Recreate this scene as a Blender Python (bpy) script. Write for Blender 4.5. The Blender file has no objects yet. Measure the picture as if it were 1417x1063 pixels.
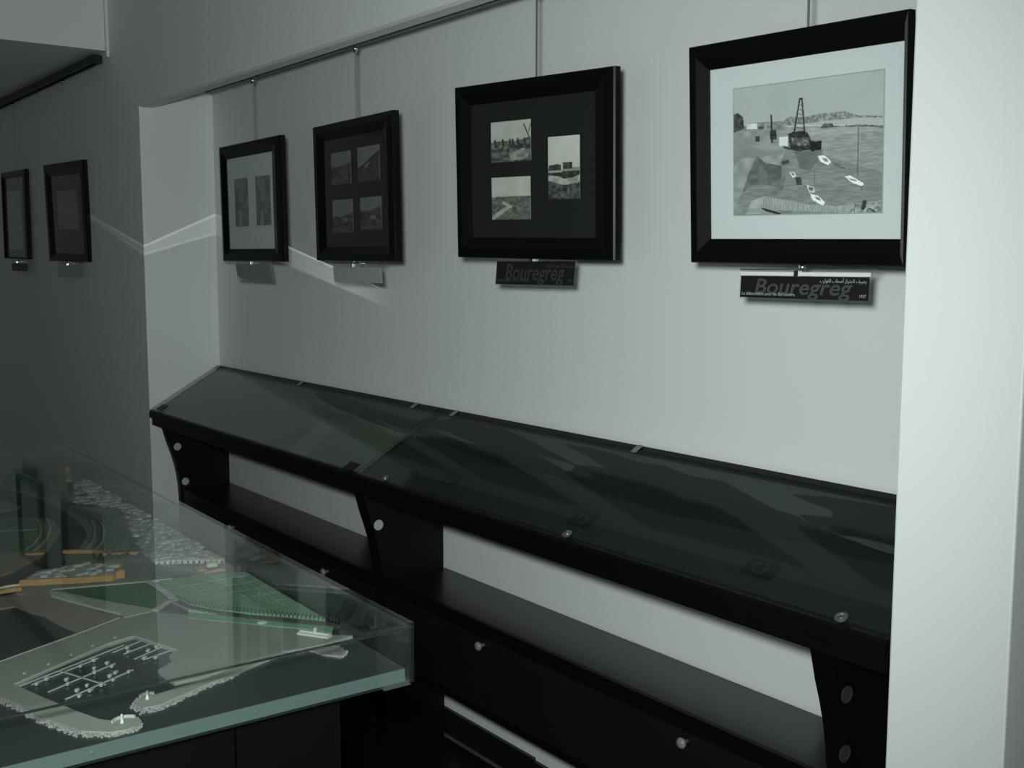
import bpy, bmesh, math, random
import numpy as np
from mathutils import Vector, Matrix
from mathutils.geometry import tessellate_polygon

SC = bpy.context.scene
COL = SC.collection
R = math.radians

# ------------------------------------------------------------------ camera
EYE = 1.6
cam_d = bpy.data.cameras.new('camera')
cam = bpy.data.objects.new('camera', cam_d)
COL.objects.link(cam)
SC.camera = cam
cam_d.sensor_width = 36.0
cam_d.lens = 36.0 * 1524.83 / 1417.0
cam_d.clip_start = 0.02
cam.location = (0, 0, EYE)
cam.rotation_mode = 'XYZ'
cam.rotation_euler = (R(90 - 6.358), R(-0.05), R(52.775))

# ------------------------------------------------------------------ world, lights, exposure
W = bpy.data.worlds.new('world')
SC.world = W
W.use_nodes = True
W.node_tree.nodes['Background'].inputs[0].default_value = (0.62, 0.78, 0.80, 1)
W.node_tree.nodes['Background'].inputs[1].default_value = 0.25

def area(name, loc, size, size_y, power, col, rot):
    l = bpy.data.lights.new(name, 'AREA')
    l.shape = 'RECTANGLE'; l.size = size; l.size_y = size_y
    l.energy = power; l.color = col
    o = bpy.data.objects.new(name, l); COL.objects.link(o)
    o.location = loc; o.rotation_euler = rot
    return o
# fill lamp, placed as daylight of an unseen window behind the camera
area('window_fill', (-0.45, -1.52, 1.35), 1.6, 1.3, 5.5, (0.90, 1.0, 0.98), (R(90), 0, 0))
# the camera's own flash, beside the lens
fl = bpy.data.lights.new('camera_flash', 'SPOT')
fl.energy = 205.0; fl.color = (0.90, 1.0, 0.975); fl.shadow_soft_size = 0.06
fl.spot_size = R(112); fl.spot_blend = 1.0
fo = bpy.data.objects.new('camera_flash', fl); COL.objects.link(fo)
fo.location = (-0.10, -0.03, 1.70); fo.rotation_euler = (R(90 - 7), 0, R(154 - 90))
# glint of sunlight thrown upward off the far corner of the glass table cover:
# a point-sized lamp whose beam is narrowed to a thin slanted sheet
gl = bpy.data.lights.new('sun_glint', 'POINT')
gl.energy = 17; gl.color = (0.93, 1.0, 0.96); gl.shadow_soft_size = 0.0
go = bpy.data.objects.new('sun_glint', gl); COL.objects.link(go)
go.location = (-2.9, 1.02, 0.965)
gl.use_nodes = True
nt = gl.node_tree
em = nt.nodes['Emission']
tc = nt.nodes.new('ShaderNodeTexCoord')
def dotn(v):
    d = nt.nodes.new('ShaderNodeVectorMath'); d.operation = 'DOT_PRODUCT'
    nt.links.new(tc.outputs['Normal'], d.inputs[0]); d.inputs[1].default_value = v
    return d.outputs['Value']
def mrange(s, a, b, c=0.0, d=1.0):
    m = nt.nodes.new('ShaderNodeMapRange'); m.interpolation_type = 'SMOOTHSTEP'
    m.inputs[1].default_value = a; m.inputs[2].default_value = b
    m.inputs[3].default_value = c; m.inputs[4].default_value = d
    nt.links.new(s, m.inputs[0]); return m.outputs[0]
def mth(op, a, b):
    m = nt.nodes.new('ShaderNodeMath'); m.operation = op
    for i, q in enumerate((a, b)):
        if isinstance(q, (int, float)): m.inputs[i].default_value = q
        else: nt.links.new(q, m.inputs[i])
    return m.outputs[0]
gP = Vector(go.location)
def plane_n(a, b):
    n = (Vector(a) - gP).cross(Vector(b) - gP).normalized()
    return n if n.z > 0 else -n
nU = plane_n((-4.924, 1.672, 1.677), (-4.872, 2.007, 1.813))
nL = plane_n((-4.91, 1.672, 1.629), (-4.862, 2.007, 1.715))
nL2 = plane_n((-4.862, 2.007, 1.715), (-3.745, 2.007, 1.507))
dU = dotn(nU); dL = dotn(nL)
inside = mth('MULTIPLY', mrange(dU, 0.0008, -0.0008), mrange(dL, -0.0012, 0.0012))
edge = mth('MULTIPLY', mrange(dU, 0.0008, -0.0008), mrange(dU, -0.006, -0.003))
edge2 = mth('MULTIPLY', mrange(dL, -0.001, 0.001), mrange(dL, 0.006, 0.003))
tot = mth('ADD', inside, mth('ADD', mth('MULTIPLY', edge, 1.6), mth('MULTIPLY', edge2, 0.7)))
side = dotn((1, 0, 0))
tot = mth('MULTIPLY', tot, mrange(side, -0.34, -0.66))
tot = mth('MULTIPLY', tot, mrange(dotn(nL2), -0.004, 0.004))
nt.links.new(tot, em.inputs['Strength'])

SC.view_settings.view_transform = 'Standard'
SC.view_settings.look = 'None'
SC.view_settings.gamma = 1.0
SC.view_settings.use_curve_mapping = False
SC.view_settings.exposure = 0.0

# ------------------------------------------------------------------ materials
def principled(name, col, rough=0.6, metal=0.0, spec=0.5, bump=0.0, bscale=60, var=0.0, vscale=4.0, coat=0.0):
    m = bpy.data.materials.new(name); m.use_nodes = True
    n = m.node_tree; b = n.nodes['Principled BSDF']
    b.inputs['Base Color'].default_value = (*col, 1)
    b.inputs['Roughness'].default_value = rough
    b.inputs['Metallic'].default_value = metal
    b.inputs['Specular IOR Level'].default_value = spec
    b.inputs['Coat Weight'].default_value = coat
    t = n.nodes.new('ShaderNodeTexCoord')
    if var > 0:
        no = n.nodes.new('ShaderNodeTexNoise'); no.inputs['Scale'].default_value = vscale
        no.inputs['Detail'].default_value = 5
        mx = n.nodes.new('ShaderNodeMix'); mx.data_type = 'RGBA'
        mx.inputs[6].default_value = (*[max(0, c * (1 - var)) for c in col], 1)
        mx.inputs[7].default_value = (*[min(1, c * (1 + var)) for c in col], 1)
        n.links.new(t.outputs['Object'], no.inputs['Vector'])
        n.links.new(no.outputs['Fac'], mx.inputs[0])
        n.links.new(mx.outputs[2], b.inputs['Base Color'])
    if bump > 0:
        nb = n.nodes.new('ShaderNodeTexNoise'); nb.inputs['Scale'].default_value = bscale
        nb.inputs['Detail'].default_value = 3
        bp = n.nodes.new('ShaderNodeBump'); bp.inputs['Strength'].default_value = bump
        bp.inputs['Distance'].default_value = 0.002
        n.links.new(t.outputs['Object'], nb.inputs['Vector'])
        n.links.new(nb.outputs['Fac'], bp.inputs['Height'])
        n.links.new(bp.outputs['Normal'], b.inputs['Normal'])
    return m

def clear_glass(name, tint=(0.9, 0.95, 0.93), ior=1.45, rough=0.0, haze=0.0, haze_col=(0.5, 0.55, 0.53)):
    """thin sheet: fresnel mirror over a tinted transparent body, with a little dusty haze"""
    m = bpy.data.materials.new(name); m.use_nodes = True
    n = m.node_tree; n.nodes.clear()
    out = n.nodes.new('ShaderNodeOutputMaterial')
    tr = n.nodes.new('ShaderNodeBsdfTransparent'); tr.inputs[0].default_value = (*tint, 1)
    g = n.nodes.new('ShaderNodeBsdfGlossy'); g.inputs['Roughness'].default_value = rough
    g.inputs[0].default_value = (1, 1, 1, 1)
    f = n.nodes.new('ShaderNodeFresnel')
    # the sheet does not bend rays, so both of its faces reflect like air-to-glass
    ge = n.nodes.new('ShaderNodeNewGeometry'); mr = n.nodes.new('ShaderNodeMapRange')
    mr.inputs[3].default_value = ior; mr.inputs[4].default_value = 1.0/ior
    n.links.new(ge.outputs['Backfacing'], mr.inputs[0]); n.links.new(mr.outputs[0], f.inputs[0])
    mx = n.nodes.new('ShaderNodeMixShader')
    n.links.new(f.outputs[0], mx.inputs[0]); n.links.new(tr.outputs[0], mx.inputs[1]); n.links.new(g.outputs[0], mx.inputs[2])
    last = mx
    if haze > 0:
        d = n.nodes.new('ShaderNodeBsdfDiffuse'); d.inputs[0].default_value = (*haze_col, 1)
        m2 = n.nodes.new('ShaderNodeMixShader'); m2.inputs[0].default_value = haze
        n.links.new(mx.outputs[0], m2.inputs[1]); n.links.new(d.outputs[0], m2.inputs[2]); last = m2
    n.links.new(last.outputs[0], out.inputs[0])
    return m

def print_mat(name):
    m = bpy.data.materials.new(name); m.use_nodes = True
    n = m.node_tree; b = n.nodes['Principled BSDF']
    a = n.nodes.new('ShaderNodeVertexColor'); a.layer_name = 'print'
    n.links.new(a.outputs[0], b.inputs['Base Color'])
    b.inputs['Roughness'].default_value = 0.6
    return m

M = dict(
    pillar=principled('pillar_paint', (0.66, 0.675, 0.675), 0.75, bump=0.12, bscale=180),
    rear=principled('dark_rear_wall_paint', (0.22, 0.23, 0.23), 0.8),
    wall=principled('white_wall_paint', (0.80, 0.815, 0.81), 0.75, bump=0.12, bscale=180, var=0.015, vscale=2),
    ceil=principled('ceiling_paint', (0.30, 0.315, 0.31), 0.85, bump=0.1, bscale=120),
    floor=principled('black_floor', (0.005, 0.005, 0.0055), 0.35, var=0.3, vscale=8),
    grout=principled('floor_edge_strip', (0.10, 0.11, 0.11), 0.5),
    skirt=principled('black_skirting', (0.008, 0.008, 0.011), 0.45),
    black=principled('black_lacquered_wood', (0.0030, 0.0029, 0.0028), 0.45, spec=0.25, var=0.25, vscale=12, bump=0.05),
    door=principled('dark_door_panel', (0.0085, 0.0075, 0.0060), 0.5, spec=0.25, var=0.2, vscale=10, bump=0.05),
    shelf=principled('satin_black_shelf', (0.009, 0.009, 0.011), 0.30),
    frame=principled('black_frame', (0.0028, 0.0030, 0.0030), 0.38, spec=0.3),
    mat_w=principled('white_mat_board', (0.74, 0.77, 0.77), 0.85),
    mat_k=principled('charcoal_mat_board', (0.0075, 0.0090, 0.0080), 0.85),
    mat_g=principled('grey_mat_board', (0.42, 0.44, 0.43), 0.85),
    mat_o=principled('olive_mat_board', (0.010, 0.012, 0.009), 0.85),
    chrome=principled('chrome', (0.75, 0.77, 0.75), 0.22, metal=1.0),
    steel=principled('dull_steel_cord', (0.20, 0.20, 0.20), 0.45, metal=0.7),
    track=principled('grey_track', (0.17, 0.18, 0.175), 0.4, metal=0.4),
    trackd=principled('dark_track', (0.012, 0.026, 0.027), 0.4, metal=0.2),
    hinge=principled('dull_metal_hinge', (0.30, 0.31, 0.30), 0.4, metal=0.6),
    glue=principled('dark_glue_line', (0.03, 0.04, 0.045), 0.5),
    knob=principled('frosted_knob', (0.22, 0.22, 0.21), 0.35),
    acryl=clear_glass('clear_acrylic', (0.93, 0.95, 0.94), 1.45, haze=0.04),
    pglass=clear_glass('picture_glass', (0.97, 0.98, 0.98), 1.22),
    lid=clear_glass('display_lid_glass', (0.84, 0.87, 0.84), 1.15, haze=0.004),
    cover=clear_glass('table_cover_glass', (0.95, 0.975, 0.96), 1.38, haze=0.006),
    edge2=clear_glass('glued_glass_corner', (0.55, 0.66, 0.63), 1.40, haze=0.012, haze_col=(0.55,0.66,0.63)),
    edge=principled('green_glass_edge', (0.125, 0.165, 0.165), 0.25),
    label_k=principled('black_caption_strip', (0.010, 0.010, 0.012), 0.45),
    label_g=principled('glare_grey_caption_strip', (0.25, 0.27, 0.26), 0.5),
    label_c=principled('pale_caption_strip', (0.42, 0.45, 0.44), 0.5),
    ink=principled('dark_grey_lettering', (0.060, 0.062, 0.062), 0.6),
    ink2=principled('faint_grey_lettering', (0.035, 0.037, 0.037), 0.6),
    inkw=principled('white_lettering', (0.45, 0.47, 0.47), 0.6),
    board=principled('reflection_grey_board', (0.175, 0.198, 0.172), 0.8),  # left case only: its grey stands in for reflection in the lid
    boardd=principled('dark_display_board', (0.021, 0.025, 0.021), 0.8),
    band=principled('painted_wall_reflection', (0.075, 0.090, 0.093), 0.8),  # tone of the lit wall mirrored in the lids, as flat colour
    lid_k=principled('flat_black', (0.006, 0.007, 0.006), 0.7),  # reflected shadows painted under the lids, and the dark squares
    print=print_mat('printed_photograph'),
    water=principled('model_water', (0.026, 0.037, 0.037), 0.25),
    sand=principled('model_sand_grey', (0.34, 0.345, 0.305), 0.9, var=0.12, vscale=30),
    beach=principled('model_beach', (0.285, 0.243, 0.180), 0.95, var=0.25, vscale=25),
    land=principled('model_land', (0.242, 0.256, 0.221), 0.95, var=0.3, vscale=22),
    lawn=principled('model_lawn', (0.076, 0.199, 0.110), 0.95, var=0.3, vscale=30),
    lawn2=principled('model_pale_lawn', (0.237, 0.446, 0.285), 0.95, var=0.2, vscale=26),
    asph=principled('model_asphalt', (0.072, 0.065, 0.075), 0.9),
    road=principled('model_path', (0.510, 0.510, 0.459), 0.9),
    bld=principled('model_building', (0.510, 0.527, 0.493), 0.85, var=0.2, vscale=14),
    bldl=principled('model_white_building', (0.770, 0.770, 0.672), 0.85),
    orange=principled('model_ochre_wall', (0.612, 0.340, 0.145), 0.9, var=0.15, vscale=40),
    rock=principled('model_rubble', (0.310, 0.280, 0.280), 0.95, var=0.4, vscale=90),
    shrub=principled('model_shrub', (0.046, 0.078, 0.042), 0.95),
    white=principled('model_white_plastic', (0.806, 0.806, 0.754), 0.5),
    boat=principled('model_boat_grey', (0.576, 0.608, 0.608), 0.5),
)

# ------------------------------------------------------------------ mesh helpers
class MB:
    def __init__(s): s.v = []; s.f = []
    def add(s, vs, fs):
        o = len(s.v); s.v += [tuple(v) for v in vs]; s.f += [tuple(i + o for i in f) for f in fs]; return s
    def box(s, a, b):
        x0, y0, z0 = [min(p, q) for p, q in zip(a, b)]; x1, y1, z1 = [max(p, q) for p, q in zip(a, b)]
        return s.add([(x0,y0,z0),(x1,y0,z0),(x1,y1,z0),(x0,y1,z0),(x0,y0,z1),(x1,y0,z1),(x1,y1,z1),(x0,y1,z1)],
                     [(3,2,1,0),(4,5,6,7),(0,1,5,4),(1,2,6,5),(2,3,7,6),(3,0,4,7)])
    def prism(s, pts, lo, hi, axis='z'):
        """closed polygon extruded along an axis; pts are the two other coordinates in order"""
        ar = sum(pts[i][0]*pts[(i+1) % len(pts)][1]-pts[(i+1) % len(pts)][0]*pts[i][1] for i in range(len(pts)))
        if ar < 0: pts = pts[::-1]
        n = len(pts)
        def P(p, h):
            return (p[0], p[1], h) if axis == 'z' else ((h, p[0], p[1]) if axis == 'x' else (p[1], h, p[0]))
        vs = [P(p, lo) for p in pts] + [P(p, hi) for p in pts]
        tris = tessellate_polygon([[Vector((p[0], p[1], 0)) for p in pts]])
        fs = []
        for t in tris:
            a = (pts[t[1]][0]-pts[t[0]][0])*(pts[t[2]][1]-pts[t[0]][1])-(pts[t[2]][0]-pts[t[0]][0])*(pts[t[1]][1]-pts[t[0]][1])
            t = tuple(t) if a > 0 else tuple(t)[::-1]
            fs.append(tuple(i + n for i in t)); fs.append(tuple(reversed(t)))
        for i in range(n):
            j = (i + 1) % n; fs.append((i, j, j + n, i + n))
        return s.add(vs, fs)
    def cyl(s, p, q, r, n=12, r2=None):
        p = Vector(p); q = Vector(q); r2 = r if r2 is None else r2
        d = (q - p).normalized(); a = d.orthogonal().normalized(); b = d.cross(a)
        ring = lambda c, rr: [c + (a*math.cos(2*math.pi*i/n) + b*math.sin(2*math.pi*i/n))*rr for i in range(n)]
        return s.add(ring(p, r) + ring(q, r2),
                     [(i, (i+1) % n, (i+1) % n + n, i + n) for i in range(n)] + [tuple(range(n))[::-1], tuple(range(n, 2*n))])
    def lathe(s, prof, c, axis, n=16):
        """prof: (radius, distance along axis)"""
        c = Vector(c); d = Vector(axis).normalized(); a = d.orthogonal().normalized(); b = d.cross(a)
        vs = []
        for r_, h in prof: vs += [c + d*h + (a*math.cos(2*math.pi*i/n) + b*math.sin(2*math.pi*i/n))*r_ for i in range(n)]
        fs = []
        for k in range(len(prof)-1):
            fs += [(k*n+i, k*n+(i+1) % n, (k+1)*n+(i+1) % n, (k+1)*n+i) for i in range(n)]
        fs += [tuple(range(n))[::-1], tuple(range((len(prof)-1)*n, len(prof)*n))]
        return s.add(vs, fs)
    def build(s, name, mat, parent=None, bevel=0.0, smooth=False, loc=None):
        me = bpy.data.meshes.new(name); me.from_pydata(s.v, [], s.f); me.update()
        bm = bmesh.new(); bm.from_mesh(me); bmesh.ops.recalc_face_normals(bm, faces=bm.faces)
        if bevel > 0:
            es = [e for e in bm.edges if len(e.link_faces) == 2 and e.calc_face_angle(0) > 0.6]
            bmesh.ops.bevel(bm, geom=es, offset=bevel, segments=2, profile=0.5, affect='EDGES')
        if smooth:
            for f in bm.faces: f.smooth = True
        bm.to_mesh(me); bm.free()
        me.materials.append(mat)
        o = bpy.data.objects.new(name, me); COL.objects.link(o)
        if parent: o.parent = parent
        if loc: o.location = loc
        return o
def empty(name, loc=(0, 0, 0), rz=0.0, parent=None):
    o = bpy.data.objects.new(name, None); COL.objects.link(o); o.empty_display_size = 0.1
    o.location = loc; o.rotation_euler = (0, 0, rz)
    if parent: o.parent = parent
    return o
def tag(o, label, cat, group=None, kind=None):
    o['label'] = label; o['category'] = cat
    if group: o['group'] = group
    if kind: o['kind'] = kind
    return o
def struct(name, mb, mat, label=None, cat=None, parent=None, **k):
    o = mb.build(name, mat, parent, **k)
    if not parent:
        o['kind'] = 'structure'
        if label: o['label'] = label; o['category'] = cat
    return o
def dup(o, parent=None):
    c = o.copy(); COL.objects.link(c)
    if parent: c.parent = parent
    for ch in [x for x in bpy.data.objects if x.parent == o and x != c]: dup(ch, c)
    return c
rnd = random.Random(11)

# ------------------------------------------------------------------ the setting
FY, BY = 1.672, 2.007          # front wall plane and niche back plane
XL = -4.89                     # left return of the niche
HC = 3.05
struct('floor', MB().box((-8.6, -1.7, -0.12), (2.7, 2.3, 0)), M['floor'], 'glossy black floor in the gap between table and cases', 'floor')
struct('wall_left', MB().box((-8.6, FY, 0), (XL, BY + 0.25, HC)), M['wall'], 'shaded white wall at the far left carrying two dark pictures, ending in the bright niche return', 'wall')
struct('wall_back', MB().box((XL, BY, 0), (2.7, BY + 0.25, HC)), M['wall'], 'white back wall of the long niche behind the hanging pictures and display cases', 'wall')
struct('trim_1', MB().prism([(FY, 2.272), (FY + 0.012, 2.266), (FY + 0.058, 2.266), (FY + 0.066, 2.276), (FY + 0.066, HC), (FY, HC)], XL, 2.7, 'x'), M['wall'],
       'white plaster valance running above the four near pictures', 'valance')
struct('wall_right', MB().box((-0.931, 1.42, 0), (-0.747, 1.652, HC)), M['pillar'], 'bright white square pillar at the right edge cutting off the largest picture', 'pillar', bevel=0.003)
struct('wall_far', MB().box((-8.85, -1.7, 0), (-8.6, 2.3, HC)), M['wall'], 'shaded far end wall beyond the left pictures', 'wall')
struct('wall_near', MB().box((2.7, -1.7, 0), (2.95, 2.3, HC)), M['rear'], 'dark grey end wall to the right of the camera', 'wall')
# rear wall with the window opening
wx0, wx1, wz0, wz1 = -1.30, .40, 0.65, 2.05
rw = MB().box((-8.85, -1.85, 0), (wx0, -1.6, HC)).box((wx1, -1.85, 0), (2.95, -1.6, HC)).box((wx0, -1.85, 0), (wx1, -1.6, wz0)).box((wx0, -1.85, wz1), (wx1, -1.6, HC))
struct('wall_rear', rw, M['rear'], 'dark grey wall behind the camera with the unseen fill-light window', 'wall')
wf = MB()
for a, b in (((wx0, -1.78, wz0), (wx0 + .05, -1.70, wz1)), ((wx1 - .05, -1.78, wz0), (wx1, -1.70, wz1)), ((wx0 + .05, -1.78, wz0), (wx1 - .05, -1.70, wz0 + .05)), ((wx0 + .05, -1.78, wz1 - .05), (wx1 - .05, -1.70, wz1)), ((-.475, -1.77, wz0 + .05), (-.425, -1.71, wz1 - .05))):
    wf.box(a, b)
wo = struct('fill_window', wf, M['mat_w'], 'unseen white window frame behind the camera, placed for the fill light', 'window')  # out of view, positioned for frontal fill light
MB().box((wx0 + .05, -1.745, wz0 + .05), (-.475, -1.735, wz1 - .05)).build('fill_window_pane', M['pglass'], wo)
MB().box((-.425, -1.745, wz0 + .05), (wx1 - .05, -1.735, wz1 - .05)).build('fill_window_pane', M['pglass'], wo)
struct('ceiling', MB().box((-8.85, -1.85, HC), (2.95, 2.3, HC + 0.2)), M['ceil'], 'plain ceiling above the exhibition room', 'ceiling')
struct('trim_2', MB().box((-8.6, -1.6, 2.562), (-5.285, FY, HC)), M['wall'], 'dropped ceiling box in the upper left corner with a pale front face', 'bulkhead')
struct('trim_3', MB().box((-5.285, FY - 0.012, 2.532), (-5.262, FY, HC)), M['wall'], 'thin plaster bead beside the dropped ceiling face', 'bead')
struct('baseboard_back', MB().box((XL, BY - 0.012, 0), (-2.52, BY, 0.092)).box((-2.52, BY - 0.012, 0), (2.7, BY, 0.084)), M['skirt'], 'black skirting board below the white strip of wall under the cases', 'skirting')
struct('trim_4', MB().box((XL, BY - 0.022, 0), (2.7, BY - 0.012, 0.004)), M['grout'], 'thin grey joint line between black skirting and floor', 'joint')

# ------------------------------------------------------------------ picture rails
HK = (-3.939, -3.161, -2.236, -1.397)
def rail(x0, x1, y, z, w, h, mat, name, label, clips):
    t = empty(name, ((x0 + x1) / 2, y, z)); tag(t, label, 'picture rail')
    L = (x1 - x0) / 2
    MB().prism([(-w/2, -h/2), (-w/2, h/2), (w/2, h/2), (w/2, -h/2), (w*.22, -h/2), (w*.22, h*.1), (-w*.22, h*.1), (-w*.22, -h/2)], -L, L, 'x').build('track_profile', mat, t)
    for s in (-1, 1):
        MB().box((s*L - .004, -w/2, -h/2 - .001), (s*(L + .006), w/2, h/2 + .001)).build('end_cap', M['trackd'], t, bevel=.0008)
    for cx in clips:
        c = MB().lathe([(.004, 0), (.009, -.004), (.009, -.010), (.006, -.014), (.004, -.020)], (cx - (x0+x1)/2, .0135 if y > 1.7 else .012, -h/2), (0, 0, 1), 12).build('cord_hook', M['chrome'], t, smooth=True)
    return t
RZ = 2.256
rail(-4.36, -1.00, 1.7625, 2.2815, .047, .009, M['track'], 'picture_rail', 'thin grey rail under the valance holding the four near picture cords', HK)
rail(-8.4, -5.35, 1.642, 2.532, .045, .035, M['trackd'], 'picture_rail', 'thick dark rail under the dropped ceiling holding the two far left picture cords', (-5.965, -6.99))

# ------------------------------------------------------------------ printed photographs (flat prints painted as mesh colour)
def s2l(v):
    v = np.clip(np.asarray(v, float) / 255.0, 0, 1)
    return np.where(v <= .04045, v/12.92, ((v+.055)/1.055)**2.4)
class Print:
    def __init__(s, nx, ny, bg, seed=1):
        s.nx, s.ny = nx, ny
        s.a = np.full((ny, nx), float(bg)); s.rg = np.random.RandomState(seed)
        s.U, s.V = np.meshgrid((np.arange(nx)+.5)/nx, (np.arange(ny)+.5)/ny)   # v downwards
    def noise(s, cx, cy):
        g = s.rg.rand(cy+2, cx+2); x = s.U*cx; y = s.V*cy; i = x.astype(int); j = y.astype(int); fx = x-i; fy = y-j
        fx = fx*fx*(3-2*fx); fy = fy*fy*(3-2*fy)
        return (g[j, i]*(1-fx)*(1-fy)+g[j, i+1]*fx*(1-fy)+g[j+1, i]*(1-fx)*fy+g[j+1, i+1]*fx*fy)*2-1
    def mask(s, pts):
        m = np.zeros_like(s.a, bool); n = len(pts)
        for i in range(n):
            x0, y0 = pts[i]; x1, y1 = pts[(i+1) % n]
            if y0 == y1: continue
            c = ((y0 > s.V) != (y1 > s.V)) & (s.U < (x1-x0)*(s.V-y0)/(y1-y0)+x0)
            m ^= c
        return m
    def poly(s, pts, t, n=0, c=(30, 30), al=1.0):
        m = s.mask(pts); val = t + (n*s.noise(*c) if n else 0)
        s.a = np.where(m, s.a*(1-al)+val*al, s.a); return s
    def line(s, p, q, w, t):
        p = np.array(p); q = np.array(q); d = q-p; L = max(d@d, 1e-9)
        tt = np.clip(((s.U-p[0])*d[0]+(s.V-p[1])*d[1])/L, 0, 1)
        r = np.hypot(s.U-p[0]-tt*d[0], (s.V-p[1]-tt*d[1])*s.ny/s.nx)
        al = np.clip((w-r)/(0.5/s.nx)+.5, 0, 1); s.a = s.a*(1-al)+t*al; return s
    def mesh(s, name, w, h, parent, cx, cz, y, gain=1.0, tint=(.97, 1.0, .97)):
        nx, ny = s.nx, s.ny
        # colour per face (loops), grid vertices at cell corners
        xs = np.linspace(-w/2, w/2, nx+1)+cx; zs = np.linspace(h/2, -h/2, ny+1)+cz
        X, Z = np.meshgrid(xs, zs)
        co = np.stack([X.ravel(), np.full(X.size, y), Z.ravel()], 1)
        idx = np.arange((nx+1)*(ny+1)).reshape(ny+1, nx+1)
        q = np.stack([idx[1:, :-1], idx[1:, 1:], idx[:-1, 1:], idx[:-1, :-1]], -1).reshape(-1, 4)
        # back sheet gives the print its paper thickness
        k = len(co); tk = .0006
        co = np.vstack([co, [[xs[0], y+tk, zs[-1]], [xs[-1], y+tk, zs[-1]], [xs[-1], y+tk, zs[0]], [xs[0], y+tk, zs[0]]]])
        me = bpy.data.meshes.new(name)
        me.from_pydata(co.tolist(), [], q.tolist()+[[k+3, k+2, k+1, k]])
        lin = s2l(s.a.ravel())*gain
        cols = np.ones((len(q)*4+4, 4)); cols[:len(q)*4, :3] = np.repeat(lin[:, None]*np.array(tint), 4, 0)
        ca = me.color_attributes.new('print', 'FLOAT_COLOR', 'CORNER'); ca.data.foreach_set('color', cols.ravel())
        me.materials.append(M['print']); me.update()
        o = bpy.data.objects.new(name, me); COL.objects.link(o); o.parent = parent
        return o

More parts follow.
